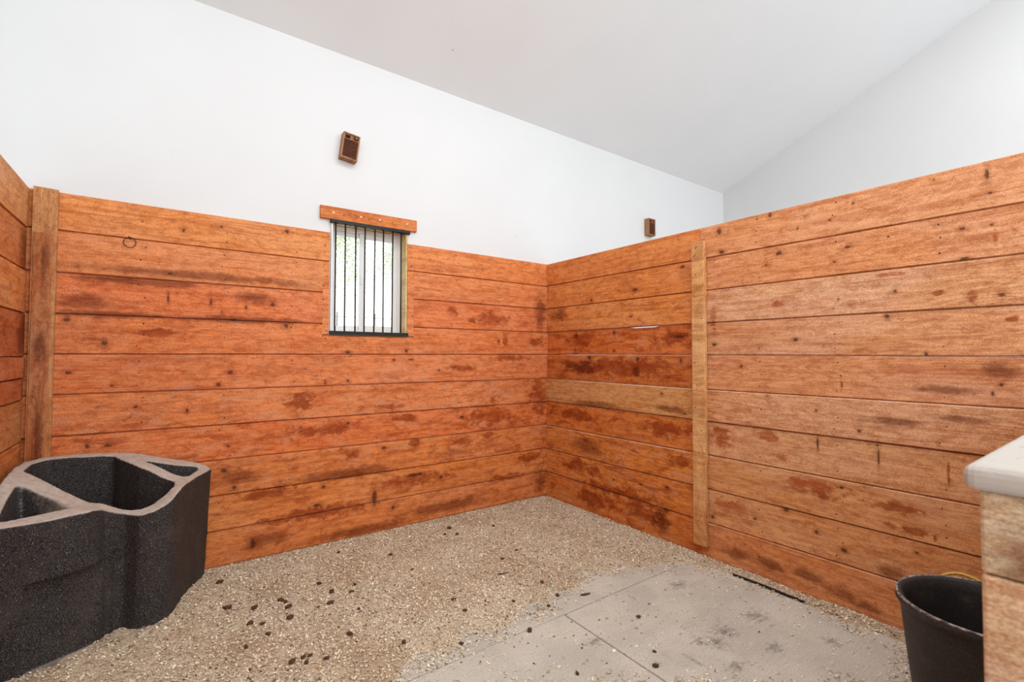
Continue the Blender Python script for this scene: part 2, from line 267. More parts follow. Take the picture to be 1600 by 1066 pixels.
# ---- back wall (window wall): white drywall above and behind the boards, with the window opening
WX0, WX1, WZ0, WZ1 = -2.140, -1.522, 1.560, 2.445
bm = bmesh.new()
for a, b_ in (((-7.6,.02,-.2), (WX0,.17,3.77)), ((WX1,.02,-.2), (3.5,.17,3.77)), ((WX0,.02,-.2), (WX1,.17,WZ0)), ((WX0,.02,WZ1), (WX1,.17,3.77))):
    add_box(bm, a, b_)
wall_back = bm_obj('wall_back', bm, M_WALL); tag(wall_back, 'white painted outside wall with the barred window', kind='structure')
sheath = plain('raw_sheathing', srgb(92,58,36), .9)
# ---- far right gable wall
mesh_v = [(3.352,.02,-.2),(3.352,-8.5,-.2),(3.352,-8.5,5.0),(3.352,-5.2,5.93),(3.352,.02,3.765)]
mesh_v += [(x+.15,y,z) for x,y,z in mesh_v]
wfr = mesh_obj('wall_far_right', mesh_v, [(0,1,2,3,4),(9,8,7,6,5)]+[(i,(i+1)%5,5+(i+1)%5,5+i) for i in range(5)], M_WALL)
tag(wfr, 'white gable wall beyond the right plank wall', kind='structure')
gv = [(x-10.85-.15,y,z) for x,y,z in mesh_v]
wfl = mesh_obj('wall_far_left', gv, [(0,1,2,3,4),(9,8,7,6,5)]+[(i,(i+1)%5,5+(i+1)%5,5+i) for i in range(5)], M_WALL)
tag(wfl, 'white gable wall beyond the left plank wall', kind='structure')
# ---- sloped ceiling, rising from the back wall
cv = [(-7.6,.17,3.70),(3.5,.17,3.70),(3.5,-5.2,5.90),(-7.6,-5.2,5.90)]
cv += [(x,y,z+.12) for x,y,z in cv]
ceil = mesh_obj('ceiling', cv, [(0,1,2,3),(4,7,6,5),(0,4,5,1),(3,2,6,7),(0,3,7,4),(1,5,6,2)], M_CEIL)
tag(ceil, 'white sloped barn ceiling', kind='structure')
CEIL_FIX = True

# ---- boards of the back wall
JL = {0:2.345,1:2.122,2:1.880,3:1.643,4:1.410,5:1.178,6:.940,7:.705,8:.470,9:.238,10:0.0}   # joint heights, left
JR = {0:2.347,1:2.114,2:1.882,3:1.643,4:1.418,5:1.174,6:.939,7:.708,8:.470,9:.238,10:.002}
def jz(k, x, lift=0):
    t = (x+3.66)/3.66; return JL[k]*(1-t)+JR[k]*t
backcol = [(206,124,70),(208,122,74),(200,106,62),(204,112,64),(203,113,70),(208,116,68),(203,104,52),(206,116,62),(214,122,60),(202,114,62)]
rightcol_b = [(196,104,56),(197,106,62),(196,104,60),(200,108,64),(200,108,66),(206,116,70),(200,104,48),(202,110,50),(208,112,50),(196,106,52)]
bx0, bx1 = -3.83, .04
def back_board(row, x0, x1, lean=0, z0=None, z1=None):
    rj = random.Random(row*13+int(x0*7))
    st = []
    n = max(2, int((x1-x0)/.55)+1)
    for i in range(n):
        a = x0+(x1-x0)*i/(n-1)
        st.append((a, (jz(row+1, a) if z0 is None else z0), (jz(row, a) if z1 is None else z1)))
    xm = (x0+x1)/2
    col = backcol[row] if xm < -1.55 else tuple((p+q)/2 for p, q in zip(backcol[row], rightcol_b[row]))
    za, zb = st[0][1], st[0][2]
    m = wood('back_board_wood', col, 'x', pick(BK,x0,x1,za,zb,2.2), pick(BS,x0,x1,za,zb,1.6), pick(BD,x0,x1,za,zb,1.6),
             wear=[.12,.2,.2,.35,.4,.5,.4,.35,.25,.25][row], patch=[.08,.1,.3,.22,.3,.35,.5,.5,.5,.4][row], rings=.28)
    return board(wall_back, 'x', st, rj.uniform(-.003,.002)+.001, .018, m)
for r in range(3):
    if r == 0: back_board(r, bx0, -2.150)
    else: back_board(r, bx0, -2.197)
    back_board(r, -1.520 if r == 0 else -1.462, bx1)
# short filler pieces beside the window
back_board(1, -2.1965, -2.150, z0=1.5600, z1=jz(1,-2.17)); back_board(1, -1.520, -1.4625, z0=1.562, z1=jz(1,-1.49))
# fourth row is notched under the window
back_board(3, bx0, -2.197); back_board(3, -2.1965, -1.4625, z1=1.5595); back_board(3, -1.462, bx1)
for r in range(4, 10): back_board(r, bx0, bx1)

# ---- corner post at the left end of the back wall
post = mesh_obj('post', *board_mesh('x', [(-3.757,0,2.352),(-3.655,0,2.348)], -.030, .029, chamf=.001, depth=.028), wood('post_wood', (176,118,76), 'z', wear=.3, patch=.2, rings=.4, darks=[(1.6,-3.70,.5,.02),(.9,-3.70,.3,.02)]), wall_back)
pst = box('post', (-3.750,-.036,.02), (-3.672,-.0305,2.092), wood('post_facing_wood', (164,98,62), 'z', wear=.35, patch=.4, darks=[(1.45,-3.71,.12,.03),(.95,-3.71,.25,.02),(1.9,-3.70,.15,.02)]), wall_back, .001)
# ---- sill strip along the floor
box('sill_strip', (-3.0,-.012,-.03), (-.01,.0,.012), plain('sill_wood', srgb(150,96,58), .9), wall_back, .002)

# ---- plank partition at the right
wall_right = empty('wall_right'); tag(wall_right, 'right stall partition of stacked planks', kind='structure')
RL = [2.345,2.119,1.885,1.646,1.416,1.172,.948,.701,.467,.237,-.045]     # at the corner
RM = [2.346,2.116,1.882,1.648,1.418,1.170,.945,.706,.468,.229,-.045]    # at the batten
RR = [2.344,2.112,1.879,1.648,1.412,1.178,.947,.705,.465,.233,-.045]    # near end
colA = [(200,116,62),(200,120,68),(206,126,70),(188,98,46),(178,98,50),(186,128,84),(188,104,48),(208,126,64),(206,122,58),(194,112,54)]
colB = [(212,138,98),(212,138,100),(218,154,122),(215,147,112),(212,141,108),(216,150,116),(216,150,110),(220,150,104),(216,144,98),(212,134,88)]
YB = -1.735
for r in range(10):
    rj = random.Random(r*7+5)
    # corner section
    st = []
    for y, t in ((-.002,0),(-.45,.26),(-1.0,.58),(-1.06,.61),(-1.12,.65),(-1.30,.75),(-1.36,.78),(YB+.001,1)):
        z1 = RL[r]*(1-t)+RM[r]*t; z0 = RL[r+1]*(1-t)+RM[r+1]*t
        if r == 3 and -1.31 < y < -1.1: z1 -= .008
        if r == 4 and y in (-.45,-1.06): z1 -= .003
        st.append((y, z0, z1))
    m = wood('right_board_wood', colA[r], 'y', pick(RK,YB,0,st[0][1],st[0][2],2.2), pick(RS,YB,0,st[0][1],st[0][2],1.6), pick(RD,YB,0,st[0][1],st[0][2],1.6),
             wear=[.12,.2,.4,.4,.25,.15,.3,.6,.55,.45][r], patch=[.08,.15,.4,.6,.6,.1,.6,.55,.55,.5][r], rings=.3, stain=srgb(152,62,20), desat=.05, dust_light=[0,0,0,.8,.8,1,.8,.9,.3,.2][r])
    off = {2:.001,3:-.012,4:-.005,5:.012,6:.002,7:.011,8:.006,9:.001}.get(r, 0)
    board(wall_right, 'y', st, 0.0-off, .036, m, normal=-1)
    # near section
    st = []
    for y, t in ((YB-.001,0),(-2.3,.31),(-2.9,.64),(-3.56,1)):
        st.append((y, RM[r+1]*(1-t)+RR[r+1]*t, RM[r]*(1-t)+RR[r]*t))
    m = wood('right_board_wood', colB[r], 'y', pick(RK,-3.57,YB,st[0][1],st[0][2],2.2), pick(RS,-3.57,YB,st[0][1],st[0][2],1.6), pick(RD,-3.57,YB,st[0][1],st[0][2],1.6),
             wear=[.1,.15,.25,.25,.3,.05,.4,.45,.4,.25][r], patch=[.03,.05,.08,.08,.12,.02,.18,.25,.3,.35][r], rings=[.3,.35,.4,.4,.35,.65,.25,.25,.25,.25][r], stain=srgb(180,84,32), dust_light=[0,0,0,0,.3,.8,0,.4,.2,.4][r])
    board(wall_right, 'y', st, -{5:.011,2:.002,7:.004,9:.004}.get(r, 0), .036, m, normal=-1)
m = wood('batten_wood', (206,146,98), 'z', knots=[(.95,0,0,0)][:0], wear=.2, patch=.06, rings=.5)
bt = box('batten', (-.047,-1.790,.066), (-.0125,-1.690,2.236), m, wall_right, .003)
bt2 = box('batten', (.0365,-1.790,-.03), (.075,-1.690,2.30), m, wall_right, .003)
box('post', (.0365,-.16,-.03), (.12,-.07,2.3), m, wall_right, .003)
box('post', (.0365,-3.5,-.03), (.12,-3.41,2.3), m, wall_right, .003)

# ---- left partition
wall_left = empty('wall_left'); tag(wall_left, 'left stall partition of stacked planks', kind='structure')
LZ = [2.344,2.114,1.877,1.636,1.394,1.276,1.155,.925,.69,.46,.23,0.0]
colL = [(196,132,86),(184,108,64),(196,122,72),(168,88,52),(176,94,52),(166,82,44),(178,112,68),(186,108,60),(190,108,60),(190,108,60),(186,104,58)]
for r in range(11):
    m = wood('left_board_wood', colL[r], 'y', darks=([(-.05,LZ[r]-.12,.10,.14)] if r in (1,3) else []), wear=.3, patch=[.05,.25,.2,.5,.4,.5,.3,.3,.3,.3,.3][r], rings=.35)
    st = [(-.0008, LZ[r+1]-.0, LZ[r]), (-.5, LZ[r+1], LZ[r]), (-3.56, LZ[r+1], LZ[r])]
    board(wall_left, 'y', st, -3.778-{1:.004,4:-.006}.get(r,0), .034, m, normal=1)

# ---- low stall front beside the doorway
wall_front = empty('wall_front'); tag(wall_front, 'low stall front wall of planks with a worn white cap', kind='structure')
FX = -2.285
wf = [(240,212,198),(236,194,172),(232,186,156)]
zj = [1.245,1.141,.906,.671,.436,.201,-.03]
for i in range(6):
    c = wf[min(i,2)]
    m = wood('front_board_wood', c, 'y', wear=.5, patch=.25, rings=.2, darks=[(-3.62,1.16,.05,.05)] if i == 0 else [], stain=srgb(176,84,52))
    b = box('board', (FX,-3.69,zj[i+1]+.001), (0.0,-3.572,zj[i]-.001), m, wall_front, .004, 2)
capm, nt, b = mat_new('worn_white_cap')
tc = nd(nt, 'ShaderNodeTexCoord').outputs['Object']
n1 = noise(nt, vmul(nt, tc, (12,60,12)), 1, 8, .7); n2 = noise(nt, tc, 60, 6, .7)
c = mixc(nt, smooth(nt, n1, .60, .70), srgb(184,176,168), srgb(104,84,72))
c = mixc(nt, smooth(nt, n2, .4, .75, 0, .5), c, srgb(190,176,164))
nt.links.new(c, b.inputs['Base Color']); b.inputs['Roughness'].default_value = .8; bump(nt, b, n2, .5, .004)
box('cap_board', (FX-.024,-3.715,1.247), (0.0,-3.560,1.279), capm, wall_front, .012, 3)

# ---- window
M_VINYL = plain('white_vinyl', (.82,.82,.83), .4, var=.01)
M_JAMB = wood('raw_jamb_wood', (214,182,140), 'z', wear=.1, patch=0, rings=.4)
M_IRON = plain('black_iron', srgb(34,30,30), .5, var=.2)
window = empty('window_1', (0,0,0)); tag(window, 'small sliding window with white frame behind iron bars', kind='structure')
# jamb liners
box('jamb', (WX1-.012,.002,WZ0), (WX1-.0002,.17,WZ1), M_JAMB, window, .001)
box('jamb', (WX0+.0002,.002,WZ0), (WX0+.012,.17,WZ1), plain('painted_jamb', (.8,.8,.8), .7, var=.02), window, .001)
box('jamb', (WX0+.012,.002,WZ1-.012), (WX1-.012,.17,WZ1-.0002), M_JAMB, window, .001)
box('sill', (WX0+.012,.002,WZ0+.0002), (WX1-.012,.17,WZ0+.012), M_JAMB, window, .001)
fx0, fx1, fz0, fz1 = WX0+.013, WX1-.013, WZ0+.013, WZ1-.013
bm = bmesh.new()
for a, b_ in (((fx0,.115,fz0),(fx0+.03,.165,fz1)), ((fx1-.03,.115,fz0),(fx1,.165,fz1)), ((fx0+.03,.115,fz0),(fx1-.03,.165,fz0+.035)), ((fx0+.03,.115,fz1-.035),(fx1-.03,.165,fz1))):
    add_box(bm, a, b_, .002)
bm_obj('frame', bm, M_VINYL, window)
def sash(x0, x1, y0, y1, z0, z1, w=.035):
    bm = bmesh.new()
    for a, b_ in (((x0,y0,z0),(x0+w,y1,z1)), ((x1-w,y0,z0),(x1,y1,z1)), ((x0+w,y0,z0),(x1-w,y1,z0+w)), ((x0+w,y0,z1-w),(x1-w,y1,z1))):
        add_box(bm, a, b_, .003)
    s = bm_obj('sash', bm, M_VINYL, window)
    return s
gm, nt, b = mat_new('window_glass')
b.inputs['Base Color'].default_value = (1,1,1,1); b.inputs['Roughness'].default_value = .02; b.inputs['Transmission Weight'].default_value = 1; b.inputs['IOR'].default_value = 1.02
s1 = sash(fx0+.03, -1.848, .140, .160, fz0+.035, fz1-.035)
s2 = sash(-1.885, fx1-.03, .118, .138, fz0+.035, fz1-.035, .04)
box('pane', (fx0+.06,.148,fz0+.065), (-1.880,.152,fz1-.065), gm, s1)
box('pane', (-1.850,.126,fz0+.07), (fx1-.068,.130,fz1-.07), gm, s2)
box('latch', (-1.878,.108,1.98), (-1.862,.1175,2.06), M_VINYL, s2, .003)
# header board
hd = mesh_obj('trim_1', *board_mesh('x', [(-2.222,2.444,2.542),(-1.443,2.452,2.550)], -.006, .026, chamf=.0005, depth=.025), wood('header_wood', (188,104,54), 'x', wear=.1, patch=.1, knots=[(-2.05,2.49,.008,.006),(-1.85,2.49,.006,.006),(-1.66,2.5,.006,.006)]))
tag(hd, 'brown header board screwed on above the window', kind='structure')
M_SCREW = plain('pale_screw', (.8,.72,.6), .4)
for x, z in ((-2.128,2.497),(-1.918,2.499),(-1.765,2.502),(-1.53,2.506)):
    bm = bmesh.new(); bmesh.ops.create_cone(bm, segments=10, radius1=.0075, radius2=.006, depth=.004, cap_ends=True, matrix=Matrix.Translation((x,-.0082,z)) @ Matrix.Rotation(math.pi/2,4,'X'))
    bm_obj('screw', bm, M_SCREW, hd)

# ================================================================= THINGS
# ---- iron bar guard over the window
g = empty('window_guard', (-1.83,-.01,1.565)); tag(g, 'black iron guard with eight upright bars set over the small window', 'window bars')
def under(o, par):
    o.parent = par; o.matrix_parent_inverse = Matrix.Translation(par.location).inverted(); return o
under(mesh_obj('top_rail', [(-2.152,-.024,2.425),(-1.508,-.024,2.425),(-1.508,.002,2.416),(-2.152,.002,2.416),(-2.152,-.024,2.4435),(-1.508,-.024,2.4435),(-1.508,.002,2.4435),(-2.152,.002,2.4435)],
      [(0,1,2,3),(4,5,6,7),(0,1,5,4),(2,3,7,6),(1,2,6,5),(0,3,7,4)], M_IRON), g)
under(box('bottom_rail', (-2.150,-.012,1.562), (-1.512,-.004,1.592), M_IRON, None, .001), g)
for xt, xb in zip((-2.109,-2.036,-1.956,-1.882,-1.802,-1.732,-1.653,-1.581), (-2.107,-2.034,-1.953,-1.882,-1.803,-1.728,-1.653,-1.577)):
    bm = bmesh.new(); add_tube(bm, [(xb,-.001,1.58),(xt,-.001,2.42)], .0062, 8)
    under(bm_obj('bar', bm, M_IRON, None, True), g)

# ---- tie ring
t = empty('tie_ring', (-3.334,-.004,2.128)); tag(t, 'rusty iron tie ring hanging on the second plank of the window wall', 'ring')
M_RUST = plain('rusty_iron', srgb(92,52,34), .7, .4, .3, 200)
bm = bmesh.new(); cx, cz = -3.334, 2.094
add_tube(bm, [(cx+.030*math.cos(a), -.012+.004*math.sin(a), cz+.032*math.sin(a)) for a in [i*TAU/28 for i in range(28)]], .0023, 8, True)
under(bm_obj('ring', bm, M_RUST, None, True), t)
bm = bmesh.new()
add_tube(bm, [(cx-.004,.004,2.128),(cx-.005,-.010,2.130),(cx,-.018,2.126),(cx+.005,-.010,2.120),(cx+.004,.004,2.120)], .0025, 6)
under(bm_obj('staple', bm, M_RUST, None, True), t)

# ---- two small brown boxes high on the back wall
M_BOX = wood('brown_box_wood', (116,70,46), 'z', wear=.15, patch=.05, rings=.2)
M_BOXS = wood('box_side_wood', (146,100,74), 'z', wear=.15, patch=0, rings=.2)
M_GRILL = plain('box_grille', srgb(96,54,34), .8, var=.3, scale=120)
M_HOLE = plain('dark_hole', srgb(40,14,8), .9)
M_BADGE = plain('aged_brass', srgb(170,150,110), .45, .5, .2, 200)
def small_box(cx, cz, w, h, rot, label):
    d = .068
    t = empty('wall_box', (cx,.02,cz)); t.rotation_euler = (0, rot, 0)
    tag(t, label, 'box')
    f = -d
    bm = bmesh.new()                                     # case: back, two sides, top, bottom
    add_box(bm, (-w/2+.01,-.012,-h/2+.01), (w/2-.01,0,h/2-.01))
    add_box(bm, (-w/2,f,-h/2), (-w/2+.01,0,h/2), .001); add_box(bm, (w/2-.01,f,-h/2), (w/2,0,h/2), .001)
    bm_obj('case', bm, M_BOXS, t)
    box('rail', (-w/2+.01,f,h/2-.01), (w/2-.01,0,h/2), M_BOXS, t, .001); box('rail', (-w/2+.01,f,-h/2), (w/2-.01,0,-h/2+.012), M_BOXS, t, .001)
    box('rail', (-w/2+.01,f,h*.24), (w/2-.01,f+.01,h*.265), M_BOXS, t, .001)
    box('upper_panel', (-w/2+.01,f+.006,h*.265), (w/2-.01,-.012,h/2-.012), M_BOX, t)
    hb = box('hole', (-w*.36,f+.003,h*.29), (-w*.10,f+.0058,h*.41), M_HOLE, t)
    bm = bmesh.new()
    for i in range(13):
        z0 = -h/2+.014+i*(h*.72)/13
        add_box(bm, (-w/2+.0105,f+.004,z0), (w/2-.0105,f+.012,z0+h*.04), .0006)
    add_box(bm, (-w/2+.0105,f+.0125,-h/2+.012), (w/2-.0105,-.0125,h*.24))
    bm_obj('grille', bm, M_GRILL, t)
    bm = bmesh.new(); bmesh.ops.create_cone(bm, segments=16, radius1=.018, radius2=.013, depth=.008, cap_ends=True, matrix=Matrix.Translation((w*.26,f,h*.37)) @ Matrix.Rotation(math.pi/2,4,'X'))
    k = bm_obj('knob', bm, M_GRILL, t, False)
    bm = bmesh.new(); bmesh.ops.create_cone(bm, segments=5, radius1=.009, radius2=.004, depth=.008, cap_ends=True, matrix=Matrix.Translation((w*.26,f-.006,h*.37)) @ Matrix.Rotation(math.pi/2,4,'X'))
    bm_obj('star', bm, M_BADGE, k)
    return t
small_box(-2.018, 3.022, .128, .205, math.radians(7), 'small brown slatted box tilted on the white wall above the window')
small_box(1.640, 2.985, .128, .205, 0, 'small brown box on the white wall just above the right plank wall')

# ---- feeder
def build_feeder():
    c = np.array(CTRL); n = len(c)                     # thin-plate surface through the measured rim
    D = np.hypot(c[:,None,0]-c[None,:,0], c[:,None,1]-c[None,:,1])
    K = np.where(D > 0, D*D*np.log(D+1e-9), 0)+2e-4*np.eye(n); Pm = np.c_[np.ones(n), c[:,:2]]
    TP = np.linalg.solve(np.block([[K, Pm], [Pm.T, np.zeros((3,3))]]), np.r_[c[:,2], 0, 0, 0])
    def zt(x, y):
        d = np.hypot(c[:,0]-x, c[:,1]-y); k = np.where(d > 0, d*d*np.log(d+1e-9), 0)
        return float(k@TP[:-3]+TP[-3]+TP[-2]*x+TP[-1]*y)
    outer = [Vector(q) for q in OUT] + [Vector((-3.735,-.91,.70)), Vector((-3.750,-.86,.73))]
    # dense outline
    def dense(p, step=.02):
        r = []
        for i in range(len(p)):
            a, b = p[i], p[(i+1) % len(p)]; n = max(1, int((b-a).length/step))
            for k in range(n): r.append(a.lerp(b, k/n))
        return r
    O = dense(outer)
    cen = Vector((-3.38,-.36))
    poly = [(q.x, q.y) for q in O]
    def inside(x, y):
        c = False; j = len(poly)-1
        for i in range(len(poly)):
            if (poly[i][1] > y) != (poly[j][1] > y) and x < (poly[j][0]-poly[i][0])*(y-poly[i][1])/(poly[j][1]-poly[i][1])+poly[i][0]: c = not c
            j = i
        return c
    pts = [Vector(q) for q in poly]; n = len(pts)
    for i in range(60):
        for j in range(60):
            x = -3.76+i*.02; y = -.96+j*.02
            if inside(x, y) and min((Vector((x,y))-p).length for p in pts[:n]) > .014: pts.append(Vector((x, y)))
    res = mathutils.geometry.delaunay_2d_cdt(pts, [(i, (i+1) % n) for i in range(n)], [], 1, 1e-5)
    vs, fs = res[0], res[2]
    bm = bmesh.new()
    zb = -.02
    top = []
    omap = {}
    for i, v in enumerate(vs): top.append(bm.verts.new((v.x, v.y, zt(v.x, v.y))))
    for f in fs: bm.faces.new([top[k] for k in f])
    border = [e for e in bm.edges if len(e.link_faces) == 1]
    levels = [.45, .2, zb]
    cur = {v: v for e in border for v in e.verts}
    for li, z in enumerate(levels):
        nxt = {}
        for v0, v in cur.items():
            s = 1-.018*(li+1)
            nxt[v0] = bm.verts.new((cen.x+(v0.co.x-cen.x)*s if v0.co.y < -.1 or True else v0.co.x, cen.y+(v0.co.y-cen.y)*s, z))
        for e in border:
            a, b = e.verts; bm.faces.new((cur[a], cur[b], nxt[b], nxt[a]))
        cur = nxt
    loop = []
    e0 = border[0]; v = e0.verts[0]; seen = set()
    while v not in seen:
        seen.add(v); loop.append(v)
        for e in v.link_edges:
            if e in border or (e.is_valid and e in border):
                w = e.other_vert(v)
                if w not in seen: v = w; break
        else: break
    bm.faces.new([cur[v] for v in loop])
    body = bm_obj('feeder_body', bm, None)
    # cutters
    def cutter(pts, bottom, shrink):
        c = sum((Vector((q[0],q[1])) for q in pts), Vector((0,0)))/len(pts)
        V = []; F = []; n = len(pts)
        for z, s in ((1.1, 1.0), (None, 1.0), (bottom+.06, shrink), (bottom, shrink*.82)):
            for q in pts:
                zz = q[2]-.002 if z is None else z
                V.append((c.x+(q[0]-c.x)*s, c.y+(q[1]-c.y)*s, zz))
        for l in range(3):
            for i in range(n): F.append((l*n+i, l*n+(i+1) % n, (l+1)*n+(i+1) % n, (l+1)*n+i))
        F.append(tuple(range(n))); F.append(tuple(3*n+i for i in range(n)))
        return mesh_obj('feeder_cutter', V, F)
    cut = [cutter(MID, .36, .88), cutter(RIGHTP, .50, .74), cutter(LEFTP+[], .575, .60)]
    # recessed panels of the front face
    def prism(quad, d0, d1):
        # quad in plan direction a->b with z range, pushed along normal
        a, b, z0, z1 = quad
        a = Vector(a); b = Vector(b); t = (b-a).normalized(); nn = Vector((t.y, -t.x))
        V = []
        for d in (d0, d1):
            for p, z in ((a, z0), (b, z0), (b, z1), (a, z1)): V.append((p.x+nn.x*d, p.y+nn.y*d, z))
        return mesh_obj('feeder_cutter', V, [(0,1,2,3),(4,5,6,7),(0,1,5,4),(1,2,6,5),(2,3,7,6),(3,0,4,7)])
    cut.append(prism(((-3.60,-.888),(-3.355,-.765),.06,.44), .06, -.014))
    cut.append(prism(((-3.315,-.735),(-3.300,-.700),.04,.46), .06, -.02))
    for c in cut:
        md = body.modifiers.new('cut', 'BOOLEAN'); md.operation = 'DIFFERENCE'; md.object = c; md.solver = 'EXACT'
    rm = body.modifiers.new('remesh', 'REMESH'); rm.mode = 'VOXEL'; rm.voxel_size = .0075
    sm = body.modifiers.new('smooth', 'SMOOTH'); sm.iterations = 7; sm.factor = .6
    bpy.context.view_layer.update()
    dg = bpy.context.evaluated_depsgraph_get()
    me = bpy.data.meshes.new_from_object(body.evaluated_get(dg))
    for c in cut+[body]: bpy.data.objects.remove(c, do_unlink=True)
    me.polygons.foreach_set('use_smooth', [True]*len(me.polygons))
    me.materials.clear()
    m, nt, b = mat_new('dusty_black_plastic')
    tc = nd(nt, 'ShaderNodeTexCoord').outputs['Object']
    gn = nd(nt, 'ShaderNodeNewGeometry')
    s = nd(nt, 'ShaderNodeSeparateXYZ'); nt.links.new(gn.outputs['Normal'], s.inputs[0])
    n1 = noise(nt, tc, 260, 4, .75); n2 = noise(nt, tc, 7, 5); n3 = noise(nt, tc, 34, 7, .75)
    c = mixc(nt, smooth(nt, n1, .44, .66, 0, .9), srgb(12,11,13), srgb(104,97,94))
    c = mixc(nt, smooth(nt, n2, .48, .75, 0, .35), c, srgb(84,74,68))
    v = nd(nt, 'ShaderNodeTexVoronoi'); v.inputs['Scale'].default_value = 60; nt.links.new(tc, v.inputs['Vector'])
    c = mixc(nt, smooth(nt, v.outputs['Distance'], .13, .07), c, srgb(150,145,140))
    sp = nd(nt, 'ShaderNodeSeparateXYZ'); nt.links.new(tc, sp.inputs[0])
    up = mth(nt, 'ADD', s.outputs[2], mth(nt, 'MULTIPLY', mth(nt, 'SUBTRACT', n3, .5), .5))
    dust_light = smooth(nt, up, .38, .72, 0, .96)
    dc = mixc(nt, smooth(nt, n3, .35, .7), srgb(192,180,168), srgb(164,152,140))
    # basin floors hold less dust and darker feed crumbs
    low = smooth(nt, sp.outputs[2], .50, .60)
    dust2 = mth(nt, 'MULTIPLY', dust_light, smooth(nt, sp.outputs[2], .55, .62, .35, 1))
    c = mixc(nt, dust2, c, dc)
    nt.links.new(c, b.inputs['Base Color']); b.inputs['Roughness'].default_value = .75; b.inputs['Specular IOR Level'].default_value = .25
    bump(nt, b, n1, .25, .002)
    me.materials.append(m); me.name = 'corner_feeder'
    o = bpy.data.objects.new('corner_feeder', me); link(o)
    tag(o, 'black plastic corner feeder with a large hay bin and two side pans, dusty rim', 'feeder')
    return o
feeder = build_feeder()
# crumbs of hay in the feeder's middle bin
M_HAY = plain('dry_hay', srgb(186,170,136), .9)

# ---- rubber bucket
def build_bucket():
    t = empty('rubber_bucket', (-.655,-3.298,0)); tag(t, 'black rubber tub with yellow rope handle by the right wall', 'bucket')
    m, nt, b = mat_new('scuffed_black_rubber')
    tc = nd(nt, 'ShaderNodeTexCoord').outputs['Object']
    n1 = noise(nt, tc, 220, 4, .75); n2 = noise(nt, tc, 9, 6, .7)
    c = mixc(nt, smooth(nt, n1, .45, .75, 0, .7), srgb(26,25,26), srgb(84,78,76)); c = mixc(nt, smooth(nt, n2, .5, .75, 0, .35), c, srgb(110,100,94))
    nt.links.new(c, b.inputs['Base Color']); b.inputs['Roughness'].default_value = .6; bump(nt, b, n1, .2, .002)
    prof = [(.0,.012),(.19,.012),(.203,.02),(.214,.12),(.228,.25),(.243,.40),(.246,.452),(.256,.456),(.262,.466),(.262,.478),(.255,.486),(.246,.486),(.238,.478),(.232,.44),(.218,.26),(.202,.10),(.19,.04),(.17,.03),(0,.03)]
    V = []; F = []; N = 56; ids = []
    for r, z in prof:
        if r == 0: ids.append([len(V)]); V.append((0,0,z)); continue
        row = []
        for k in range(N):
            a = k*TAU/N; rr = r*(1+.02*math.cos(2*a+.6)); row.append(len(V)); V.append((rr*math.cos(a), rr*math.sin(a), z))
        ids.append(row)
    for A, B in zip(ids, ids[1:]):
        if len(A) == 1: F += [(A[0], B[k], B[(k+1) % N]) for k in range(N)]
        elif len(B) == 1: F += [(A[k], A[(k+1) % N], B[0]) for k in range(N)]
        else: F += [(A[k], A[(k+1) % N], B[(k+1) % N], B[k]) for k in range(N)]
    mesh_obj('tub', V, F, m, t, True)
    rm, nt, b = mat_new('pale_patchy_rim'); tc = nd(nt, 'ShaderNodeTexCoord').outputs['Object']  # top edge in patches paler than the tub
    c = mixc(nt, smooth(nt, noise(nt, tc, 45, 6, .7), .4, .65), srgb(60,56,55), srgb(178,166,158)); nt.links.new(c, b.inputs['Base Color'])
    bm = bmesh.new(); add_tube(bm, [(.2565*(1+.02*math.cos(2*a+.6))*math.cos(a), .2565*(1+.02*math.cos(2*a+.6))*math.sin(a), .4845) for a in [k*TAU/56 for k in range(56)]], .0052, 6, True)
    tag(bm_obj('rim_edge', bm, rm, t, True), 'pale top edge')
    rope = plain('yellow_rope', srgb(212,168,84), .8, var=.15, scale=200)
    for a0 in (math.radians(24), math.radians(222)):
        bm = bmesh.new(); P = []
        for i in range(17):
            u = i/16; a = a0+(u-.5)*.62; r = .262+.03*math.sin(math.pi*u); z = .470+.022*math.sin(math.pi*u)
            P.append((r*math.cos(a), r*math.sin(a), z))
        add_tube(bm, P, .0065, 8)
        for e in (0,-1):
            bmesh.ops.create_icosphere(bm, subdivisions=2, radius=.012, matrix=Matrix.Translation(P[e]))
        bm_obj('rope_handle', bm, rope, t, True)
build_bucket()

